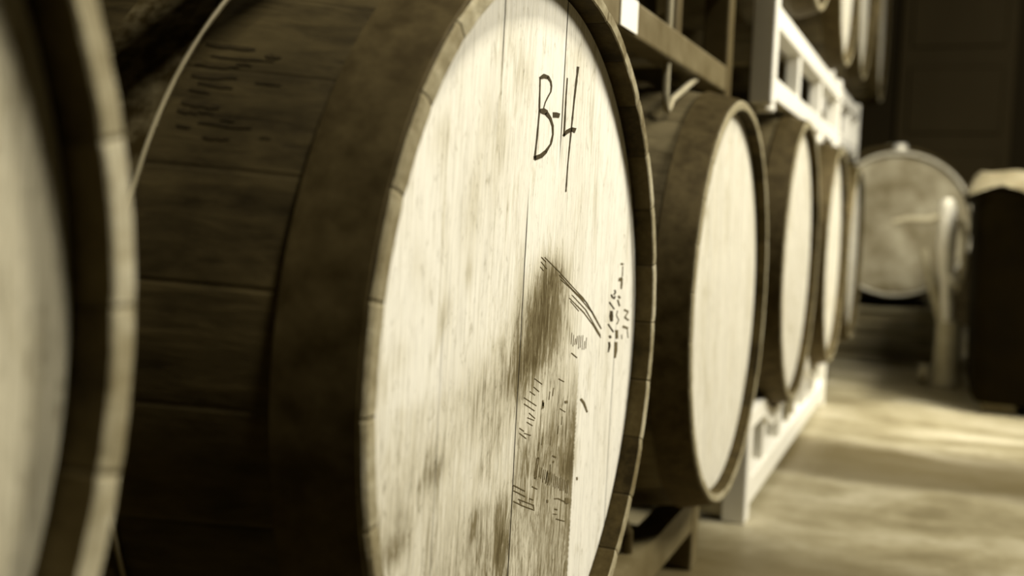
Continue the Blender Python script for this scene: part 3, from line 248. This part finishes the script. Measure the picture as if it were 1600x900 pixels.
def lathe(bm, prof, seg=128, closed=False):
    """profile of (x, r) points turned about the x axis"""
    rings = [[bm.verts.new((x, r*cos(2*pi*k/seg), r*sin(2*pi*k/seg))) for k in range(seg)] for x, r in prof]
    prs = list(zip(rings, rings[1:]))+([(rings[-1], rings[0])] if closed else [])
    for A, B in prs:
        for k in range(seg): bm.faces.new((A[k], A[(k+1) % seg], B[(k+1) % seg], B[k]))
    return rings

# ------------------------------------------------------------ barrels (axis along -x, head facing +x)
L, R0, BULGE = .95, .30, .045
RI, REC = .2865, .019
def rad(x): return R0+BULGE*(1-((x+L/2)/(L/2))**2)
def staves_mesh():
    bm = bmesh.new(); N = 30; seg = N*8
    prof = [(-REC-.004, .2835), (-REC-.002, .2862), (-.003, RI), (-.001, RI+.0002), (0, RI+.0015), (0, R0-.003), (-.002, R0-.0005)]
    prof += [(x, rad(x)) for x in [-.01-(L-.02)*i/40 for i in range(41)]]
    prof += [(-L, R0-.003), (-L, RI), (-L+REC, RI-.003)]
    rings = lathe(bm, prof, seg)
    rnd = random.Random(5); jag = [rnd.uniform(-.0004, .0002) for _ in range(N)]
    for j, ring in enumerate(rings):
        for k, v in enumerate(ring):
            s = (k % 8)/8; g = 1 if (k % 8) == 0 else 0
            rr = math.hypot(v.co.y, v.co.z); a = atan2(v.co.z, v.co.y)
            dr = -g*.0001 if 7 <= j < 48 else 0
            if 2 <= j <= 6: v.co.x += jag[k//8]+(-.0006 if g else 0); dr += rnd.uniform(-.0002, .0002)
            v.co.y, v.co.z = (rr+dr)*cos(a), (rr+dr)*sin(a)
    return bm
def disc(x, r, rings=10, seg=96):
    bm = bmesh.new(); c = bm.verts.new((x, 0, 0)); prev = None
    for i in range(1, rings+1):
        q = r*i/rings; ring = [bm.verts.new((x, q*cos(2*pi*k/seg), q*sin(2*pi*k/seg))) for k in range(seg)]
        for k in range(seg):
            if prev: bm.faces.new((prev[k], prev[(k+1) % seg], ring[(k+1) % seg], ring[k]))
            else: bm.faces.new((c, ring[k], ring[(k+1) % seg]))
        prev = ring
    # thickness behind the head face
    back = [bm.verts.new((x-.02, v.co.y, v.co.z)) for v in prev]
    for k in range(seg): bm.faces.new((prev[k], prev[(k+1) % seg], back[(k+1) % seg], back[k]))
    bm.faces.new(back)
    return bm
def hoop_mesh(x0, x1, th=.0045, t0=None):
    bm = bmesh.new(); n = 6
    out = [(x0+(x1-x0)*i/n, rad(x0+(x1-x0)*i/n)+(th if t0 is None else t0+(th-t0)*i/n)) for i in range(n+1)]
    inn = [(x, rad(x)-.002) for x, r in out][::-1]
    lathe(bm, out+inn, 160, True); return bm
def stain_shade_at(y, z):
    s = 0
    for cy, cz, sy, sz, a in BLOBS:
        # grain leans a little, so measure along the plank
        du = (y-cy)-.045*(z-cz); q = (du/sy)**2+((z-cz)/sz)**2
        if q < 9: s += (1.4 if a > .42 and cy > -.06 else .8)*a*math.exp(-q*.5)
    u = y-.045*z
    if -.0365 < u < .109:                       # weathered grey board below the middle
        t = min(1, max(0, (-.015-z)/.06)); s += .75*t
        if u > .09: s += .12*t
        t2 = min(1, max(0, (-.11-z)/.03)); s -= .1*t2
    elif u < -.0365: t = min(1, max(0, (-.03-z)/.16)); s += .62*t*(1 if u > -.173 else .75)  # lower left boards greyed downward, light falloff put into the colour
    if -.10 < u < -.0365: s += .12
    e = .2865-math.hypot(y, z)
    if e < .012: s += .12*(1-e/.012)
    return max(0, s)

PARTS = {}
def build_parts():
    full = staves_mesh()
    ch = full.copy()
    def is_ch(f): c = f.calc_center_median(); return c.x > -REC-.01 and (math.hypot(c.y, c.z) < R0-.0006 and c.x > -.03)
    bmesh.ops.delete(full, geom=[f for f in full.faces if is_ch(f)], context='FACES')
    bmesh.ops.delete(ch, geom=[f for f in ch.faces if not is_ch(f)], context='FACES')
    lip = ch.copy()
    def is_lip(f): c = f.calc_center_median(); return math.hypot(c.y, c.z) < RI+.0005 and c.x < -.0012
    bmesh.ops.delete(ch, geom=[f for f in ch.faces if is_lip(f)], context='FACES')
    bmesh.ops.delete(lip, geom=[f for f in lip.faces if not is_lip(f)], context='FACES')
    PARTS['staves'] = full; PARTS['chime'] = ch; PARTS['lip'] = lip
HOOPS = [(-.004, -.050), (-.150, -.207), (-.285, -.335), (-.615, -.665), (-.743, -.80), (-.90, -.946)]
def make_barrel(name, label, loc, head, stave, chime, hoop, hoop2, group=None, rot=0, detailed=False):
    t = empty(name, loc); tag(t, label, 'barrel', group); t.rotation_euler = (rot, 0, 0)
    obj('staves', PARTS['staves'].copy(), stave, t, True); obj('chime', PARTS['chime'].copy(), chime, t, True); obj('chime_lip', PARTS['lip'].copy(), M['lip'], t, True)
    if detailed:
        bm = disc(-REC, .2845, 130, 520); o = obj('barrel_head', bm, head, t)
        at = o.data.attributes.new('stain', 'FLOAT', 'POINT')
        at.data.foreach_set('value', [stain_shade_at(v.co.y, v.co.z) for v in o.data.vertices])
    else: obj('barrel_head', disc(-REC, .2845), head, t)
    obj('barrel_head', disc(-L+REC+.02, .281, 4), M['stave'], t)
    for i, (a, b) in enumerate(HOOPS):
        obj('hoop', hoop_mesh(a, b, t0=.0008 if i == 0 else None), hoop2 if i in (1, 4) else hoop, t, True)
    # bung on the side of the cask
    bm = bmesh.new(); tube(bm, [(-L/2, 0, rad(-L/2)-.01), (-L/2, 0, rad(-L/2)+.012)], [.027, .023], 20); obj('bung', bm, M['chime_pale'], t, True)
    return t
def copy_tree(o, parent=None):
    c = o.copy(); COL.objects.link(c)
    if parent: c.parent = parent
    for ch in [x for x in KIDS.get(o.name, [])]: copy_tree(ch, c)
    return c
KIDS = {}
def index_kids():
    KIDS.clear()
    for o in bpy.data.objects:
        if o.parent: KIDS.setdefault(o.parent.name, []).append(o)
def put_copy(src, loc, label, rot=0, group=None):
    c = copy_tree(src); c.location = loc; c.rotation_euler = (rot, 0, 0); c['label'] = label
    if group: c['group'] = group
    return c

# ------------------------------------------------------------ the room
FZ = -.47
k = NT('worn_concrete_floor', .42, spec=.5)
sp = k.n('ShaderNodeSeparateXYZ'); k.l(k.tc.outputs['Object'], sp.inputs[0])
v = k.noise(k.mapping((2.2, 3.2, 1)), 1, 6, .6, .6); v2 = k.noise(k.mapping((30, 30, 1)), 1, 4)
v3 = k.noise(k.mapping((1.3, 5.5, 1)), 1, 3, .5, .4)
q = k.math('ADD', k.math('MULTIPLY', v, .55), k.math('ADD', k.math('MULTIPLY', v2, .12), k.math('MULTIPLY', v3, .33)))
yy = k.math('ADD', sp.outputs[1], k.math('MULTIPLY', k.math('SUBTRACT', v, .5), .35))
shade_band = k.math('MULTIPLY', k.rng(yy, 2.42, 2.52), k.rng(yy, 2.78, 2.98, 1, 0))     # band of shade painted into the floor colour across the aisle
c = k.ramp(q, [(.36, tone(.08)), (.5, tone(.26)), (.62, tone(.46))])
shade_band = k.math('MAXIMUM', shade_band, k.math('MULTIPLY', k.rng(yy, 1.75, 2.0, 1, 0), .9))  # second painted shade, over the near end of the floor
k.color(k.mix(k.math('MULTIPLY', shade_band, .85), c, tone(.07))); k.bump(q, .15, .003); M['floor'] = k.m
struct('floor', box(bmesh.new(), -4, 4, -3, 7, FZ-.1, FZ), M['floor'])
M['wall'] = noisy('dark_brown_wall', .005, .012, (1.6, 1.6, .5), .7, bump=.1)
M['wall_panel'] = noisy('brown_sheet_door', .018, .036, (2, 2, .6), .6, bump=.1)
struct('wall_back', box(bmesh.new(), -4, 4, 6.6, 6.8, FZ, 3.6), M['wall'])
struct('wall_left', box(bmesh.new(), -4.1, -3.9, -3, 6.8, FZ, 3.6), M['wall'])
bm = bmesh.new(); box(bm, -.02, .60, 6.55, 6.598, FZ, 2.1, .006)
for i in range(5): box(bm, .04, .54, 6.535, 6.555, FZ+.12+.49*i, FZ+.5+.49*i, .008)
struct('door_1', bm, M['wall_panel'])

# ------------------------------------------------------------ lower row of barrels
build_parts()
BY = [.008, .771, 1.588, 2.332, 3.078, 3.85]; BZ = [.072, 0, -.016, .021, .014, .0]; BX = [-.003, 0, -.009, -.001, .004, 0]
b0 = make_barrel('wine_barrel', 'out-of-focus oak barrel at the left edge, greyed mottled head, nearest the camera', (BX[0], BY[0], BZ[0]), M['head_near'], M['stave'], M['chime'], M['hoop'], M['hoop_rust'], 'oak barrels in the lower row')
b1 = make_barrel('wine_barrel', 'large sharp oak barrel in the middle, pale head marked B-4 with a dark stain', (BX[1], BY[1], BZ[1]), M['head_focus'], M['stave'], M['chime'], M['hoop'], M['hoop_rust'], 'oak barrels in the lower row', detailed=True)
b2 = make_barrel('wine_barrel', 'oak barrel with a plain pale head, first one behind the barrel marked B-4', (BX[2], BY[2], BZ[2]), M['head_clean'], M['stave_pale'], M['chime_pale'], M['hoop'], M['hoop'], 'oak barrels in the lower row', rot=.1)
index_kids()
for i, lab in ((3, 'oak barrel behind the low white rack end, second behind the barrel marked B-4'), (4, 'slim-looking oak barrel, third behind the barrel marked B-4'), (5, 'last barrel of the lower row, only a sliver of its head showing')):
    put_copy(b2, (BX[i], BY[i], BZ[i]), lab, rot=.3*i)

# writing and marks on the head of the barrel marked B-4
def ribbons(name, data, mat, parent, lift=.0004, label=None):
    bm = bmesh.new()
    for rb in data:
        fr = [(bm.verts.new((-REC+lift, a[0], a[1])), bm.verts.new((-REC+lift, b[0], b[1]))) for a, b in rb]
        bk = [(bm.verts.new((-REC-.0005, a[0], a[1])), bm.verts.new((-REC-.0005, b[0], b[1]))) for a, b in rb]
        for (a, b), (c, d), (e, f), (g, h) in zip(fr, fr[1:], bk, bk[1:]):
            bm.faces.new((a, b, d, c)); bm.faces.new((a, c, g, e)); bm.faces.new((b, f, h, d))
        bm.faces.new((fr[0][0], bk[0][0], bk[0][1], fr[0][1])); bm.faces.new((fr[-1][0], fr[-1][1], bk[-1][1], bk[-1][0]))
    o = obj(name, bm, mat, parent)
    if label: o['label'] = label
    return o
ribbons('painted_lettering', MARK, M['brush'], b1, label='brushed black letters B-4')
for rb in PENCIL: ribbons('pencil_line', [rb], M['pencil'], b1, .0003)
ribbons('stencilled_text', STENCIL, M['faded'], b1, .0003)
ribbons('written_date', DATE, M['ink'], b1, label='black handwritten date running upwards')
ribbons('handwritten_note', NOTE, M['pencil'], b1)
ribbons('written_initials', INITIALS, M['faded'], b1)
for rb in SPOT: ribbons('knot_mark', [rb], M['faded'], b1)
# scorched rows of lettering on the staves, between the first two hoops
bm = bmesh.new()
for st in SCORCH:
    pr = []
    for a, b in st:
        row = []
        for t in (0, .5, 1):
            x = a[0]+(b[0]-a[0])*t; g = a[1]+(b[1]-a[1])*t; r = rad(x)+.0006
            row.append(bm.verts.new((x, -r*cos(g), r*sin(g))))
        pr.append(row)
    for A, B_ in zip(pr, pr[1:]):
        for i in range(2): bm.faces.new((A[i], A[i+1], B_[i+1], B_[i]))
obj('scorched_stamp', bm, M['scorch'], b1)
bm = bmesh.new(); rr_ = rad(-.150)+.0036
lathe(bm, [(-.1492+.0013*cos(a), rr_+.0013*sin(a)) for a in [2*pi*k/8 for k in range(8)]], 160, True)
obj('hoop_edge_glint', bm, M['grey_paint'], b1, True)  # pale ring added as a painted highlight on the second hoop's edge
# ------------------------------------------------------------ steel barrel racks
G = 'steel barrel racks'
# lower racks stand on the floor
def low_rack(label, y0, y1, xf, mat, side, zrail, zfoot, posts_top, yb, rod):
    """floor rack: rails that dip under each barrel and rise between them"""
    t = empty('barrel_rack', (0, y0, FZ)); tag(t, label, 'rack', G); W = y1-y0; xr = -.82
    for x, fm in ((xf, mat), (xr, side)):
        # scalloped top rail: follows the barrels' undersides
        bm = bmesh.new(); n = 48; rows = []
        for i in range(n+1):
            y = W*i/n; top = posts_top
            for cy, cz in yb:
                d = abs(y+y0-cy); r = rad(x)+.012
                if d < r: top = min(top, cz-math.sqrt(r*r-d*d)-FZ)
            top = max(top, zrail+.012)
            rows.append([bm.verts.new((xx, y, zz)) for xx, zz in ((x, top-.035), (x, top), (x-.04, top), (x-.04, top-.035))])
        for A, B_ in zip(rows, rows[1:]):
            for i in range(4): bm.faces.new((A[i], A[(i+1) % 4], B_[(i+1) % 4], B_[i]))
        bm.faces.new(rows[0]); bm.faces.new(rows[-1][::-1]); obj('top_rail', bm, fm, t)
        obj('bottom_rail', box(bmesh.new(), x-.039, x-.001, .004, W-.004, zfoot, zfoot+.055, .004), fm, t)
        for y in (0, W-.045): obj('post', box(bmesh.new(), x-.045, x+.001, y, y+.045, 0, posts_top+.002, .004), fm, t)
        for i in (1, 2, 4, 5):
            y = W*i/6
            top = posts_top
            for cy, cz in yb:
                d = abs(y+y0-cy); r = rad(x)+.012
                if d < r: top = min(top, cz-math.sqrt(r*r-d*d)-FZ)
            if top-.02 > zfoot+.06: obj('upright', box(bmesh.new(), x-.034, x-.006, y-.018, y+.018, zfoot+.04, top-.02, .002), fm, t)
    for y in (.004, W-.041): obj('cross_tube', box(bmesh.new(), xr, xf-.042, y, y+.037, .012, .052, .003), side, t)
    bm = bmesh.new(); y = rod-y0; tube(bm, [(xf-.02, y-.05, zfoot+.03), (xf-.02, y-.045, posts_top+.03), (xf-.02, y-.02, posts_top+.05), (xf-.02, y+.02, posts_top+.05), (xf-.02, y+.045, posts_top+.03), (xf-.02, y+.05, zfoot+.03)], .008, 10)
    obj('saddle_rod', bm, side, t, True)
    return t
low_rack('grey steel rack on the floor under the B-4 barrel and the barrel behind it', .36, 1.72, -.075, M['mid_paint'], M['dark_paint'], .10, .065, .125, [(BY[1], BZ[1]), (BY[2], BZ[2])], 1.30)
low_rack('white steel rack on the floor, its near end beside the first barrel behind B-4', 1.98, 3.42, -.040, M['white_paint'], M['grey_paint'], .10, .025, .215, [(BY[3], BZ[3]), (BY[4], BZ[4])], 2.71)
# upper racks rest on the barrels below
def up_rack(label, y0, y1, xf, z0, z1, mat, side, vs, post=.042, rods=(), pm=None):
    pm = pm or mat
    t = empty('barrel_rack', (0, y0, z0)); tag(t, label, 'rack', G); W = y1-y0; H = z1-z0; xr = -.86
    for x, fm in ((xf, mat), (xr, M['dark_paint'])):  # rear frame coloured dark so the front openings look shaded
        obj('bottom_rail', box(bmesh.new(), x-.040, x-.001, .004, W-.004, .0, .042, .004), fm, t)
        obj('top_rail', box(bmesh.new(), x-.040, x-.001, .004, W-.004, H-.042, H, .004), fm, t)
        for y in (0, W-post): obj('post', box(bmesh.new(), x-post, x+.001, y, y+post, -.012, H+.02, .004), pm if x == xf else fm, t)
        for y in vs: obj('upright', box(bmesh.new(), x-.036, x-.006, y-.017, y+.017, .04, H-.04, .003), pm if x == xf else fm, t)
    for y in (.003, W-.039):
        obj('cross_tube', box(bmesh.new(), xr, xf-.04, y, y+.036, .062, .102, .003), side, t)
    for (ya, yb_, dep) in rods:
        bm = bmesh.new(); tube(bm, [(xf-.012, ya, H*.4), (xf-.012, ya, .0), (xf-.012, ya, -dep+.02), (xf-.012, ya+.002, -dep+.008), (xf-.012, ya+.008, -dep+.001), (xf-.012, ya+.017, -dep), (xf-.012, ya+.026, -dep+.006), (xf-.012, ya+.034, -dep+.015), (xf-.012, yb_, -.0)], .0048, 10)
        obj('saddle_rod', bm, M['steel_dull'], t, True)
    return t
r1 = up_rack('grey upper rack with a white paper label, resting above the B-4 barrel', .38, 1.775, -.07, .316, .53, M['mid_paint'], M['mid_paint'], (.28, .62, 1.04), rods=((1.008, 1.185, .062),), pm=M['post_paint'])
obj('paper_label', box(bmesh.new(), -.0698, -.069, .745, .812, .003, .040, .0001), M['label'], r1)['label'] = 'blank white paper label'
r2 = up_rack('white upper rack with ladder-like side, above the second barrel behind B-4', 1.98, 3.32, -.033, .335, .51, M['white_paint'], M['grey_paint'], (.42, .86), rods=())
r3 = up_rack('farthest upper rack, a short pale rail above the last lower barrels', 3.40, 4.55, -.070, .372, .565, M['white_paint'], M['grey_paint'], (.4, .8))
for y, s in ((.03, .02), (.86, .022), (1.24, .024)):
    bm = bmesh.new(); tube(bm, [(-.05, y, .004), (-.05, y, -.020), (-.05, y, -.024)], [s*.8, s, s*.9], 16); obj('foot_pad', bm, M['white_paint'], r2, True)
for r, yy_ in ((r2, ((.52, .060), (.80, .045))), (r1, ((.5, .04),))):   # cradle lugs beside the upper barrels
    for y, up_ in yy_:
        zt = (.175 if r is r2 else .214)
        obj('cradle_lug', box(bmesh.new(), -.115, -.078, y-.028, y+.028, zt-.03, zt+up_, .004), M['grey_paint'], r)
# upper row of barrels
for (x, y, z, lab) in ((-.12, .80, .90, 'barrel on the upper rack above the B-4 barrel, only its dark underside in view'),
    (-.10, 1.56, .90, 'barrel on the upper rack, dark underside above the first barrel behind B-4'),
    (.0, 2.34, .860, 'upper barrel whose head tip just dips into the top edge of the photo'),
    (-.004, 3.09, .845, 'upper barrel seen edge-on, nearest of the three pale upright strips'),
    (-.014, 3.86, .905, 'upper barrel seen edge-on, middle of the three pale upright strips'),
    (.0, 4.66, .91, 'upper barrel seen edge-on, farthest and dimmest of the three upright strips')):
    put_copy(b2, (x, y, z), lab, rot=y, group='oak barrels in the upper row')
# ------------------------------------------------------------ far barrel on boards, prop stand, covered bin
ft = make_barrel('wine_barrel', 'far barrel facing the camera at the end of the aisle, lying on boards', (0, 0, 0), M['far_head'], M['stave'], M['far_chime'], M['hoop'], M['hoop'], 'barrels at the end of the aisle')
ft.location = (.098, 4.62, .106); ft.rotation_euler = (0, 0, math.radians(-82)); 
bm = bmesh.new(); tube(bm, [(0, 0, 0), (0, 0, .012), (0, 0, .03)], [.03, .03, .022], 16)
o = obj('bung_plug', bm, M['steel'], None, True); o.parent = ft; o.location = (-.05, 0, .302)
pal = empty('board_stack', (.02, 4.68, FZ)); tag(pal, 'low stack of dark boards under the far barrel at the end of the aisle', 'pallet')
for i in range(3):
    z = .0+i*.078
    for y in (.02, .36, .70): obj('bearer', box(bmesh.new(), -.16, .27, y, y+.07, z, z+.045, .004), M['board'], pal)
    for y in (0, .17, .34, .51, .68): obj('deck_board', box(bmesh.new(), -.17+.01*i, .28-.015*i, y, y+.12, z+.046, z+.070, .004), M['board'], pal)
# steel prop stand
st = empty('prop_stand', (.30, 4.1, FZ)); tag(st, 'pale steel post with a slanting strut and thick foot, standing before the far barrel', 'stand')
def P(x, z): return (x-.30, 0, z-FZ)
bm = bmesh.new(); tube(bm, [P(.283, .205), P(.284, .19), P(.284, .188), P(.292, .10), P(.290, .03), P(.300, -.10), P(.310, -.25)], [.020, .024, .030, .034, .033, .022, .024], 16); obj('post', bm, M['steel'], st, True)
bm = bmesh.new(); tube(bm, [(P(.215, .02)[0], .02, P(0, .02)[2]), (P(.25, -.1)[0], .015, P(0, -.1)[2]), (P(.303, -.27)[0], 0, P(0, -.27)[2])], [.017, .019, .02], 12); obj('strut', bm, M['steel_dull'], st, True)
bm = bmesh.new(); tube(bm, [P(.105, .112), P(.16, .128), P(.22, .125), P(.29, .15)], [.012, .013, .013, .014], 12); obj('handle_bar', bm, M['steel_dull'], st, True)
bm = bmesh.new(); tube(bm, [P(.318, -.235), P(.318, -.25), P(.318, -.42), P(.318, -.445), P(.318, -.47)], [.035, .044, .048, .056, .056], 24); obj('foot', bm, M['steel_dull'], st, True)
bm = bmesh.new(); tube(bm, [P(.335, .13), P(.352, .06), P(.352, -.04), P(.335, -.13)], .010, 10); obj('guard_rod', bm, M['steel_dull'], st, True)
bm = bmesh.new(); bmesh.ops.create_uvsphere(bm, u_segments=16, v_segments=10, radius=.026); bmesh.ops.translate(bm, vec=P(.316, -.085), verts=bm.verts); obj('knob', bm, M['steel'], st, True)
bm = bmesh.new(); tube(bm, [(-.075, .0, .035), (-.045, .0, .035)], [.034, .034], 20); obj('caster', bm, M['steel_dull'], st, True)
# covered black bin
bn = empty('covered_bin', (.70, 3.85, FZ)); tag(bn, 'large black bin with a pale crumpled cover at the right edge', 'bin')
bm = bmesh.new(); n = 32
def rr(x0, x1, y0, y1, z, c=.05):
    out = []
    for cx, cy, a0 in ((x1-c, y1-c, 0), (x0+c, y1-c, 90), (x0+c, y0+c, 180), (x1-c, y0+c, 270)):
        for i in range(5): a = math.radians(a0+i*22.5); out.append(bm.verts.new((cx+c*cos(a), cy+c*sin(a), z)))
    return out
R_ = [rr(-.30, .34, -.32, .32, .035), rr(-.315, .36, -.335, .335, .06), rr(-.335, .38, -.355, .355, .66), rr(-.345, .39, -.365, .365, .675), rr(-.345, .39, -.365, .365, .70)]
for A, B_ in zip(R_, R_[1:]):
    for i in range(20): bm.faces.new((A[i], A[(i+1) % 20], B_[(i+1) % 20], B_[i]))
bm.faces.new(R_[0]); bm.faces.new(R_[-1]); obj('bin_body', bm, M['bin'], bn, True)
for x in (-.28, .24):
    for y in (-.28, .2): obj('skid', box(bmesh.new(), x, x+.1, y, y+.1, 0, .04, .006), M['board'], bn)
bm = bmesh.new(); nx, ny = 40, 40; rnd = random.Random(3); g = []
for i in range(nx+1):
    row = []
    for j in range(ny+1):
        x = -.36+.765*i/nx; y = -.38+.76*j/ny
        e = min(i, nx-i, j, ny-j)/nx
        z = .745-.05*max(0, (1-e/.06))**1.5+.010*sin(9*x+5*y)+.008*sin(23*x-17*y)+rnd.uniform(-.004, .004)
        if e == 0: z -= .012+.012*sin(31*(x+y))
        row.append(bm.verts.new((x, y, z)))
    g.append(row)
for i in range(nx):
    for j in range(ny): bm.faces.new((g[i][j], g[i+1][j], g[i+1][j+1], g[i][j+1]))
bmesh.ops.solidify(bm, geom=bm.faces[:], thickness=.006); obj('cover', bm, M['cover'], bn, True)
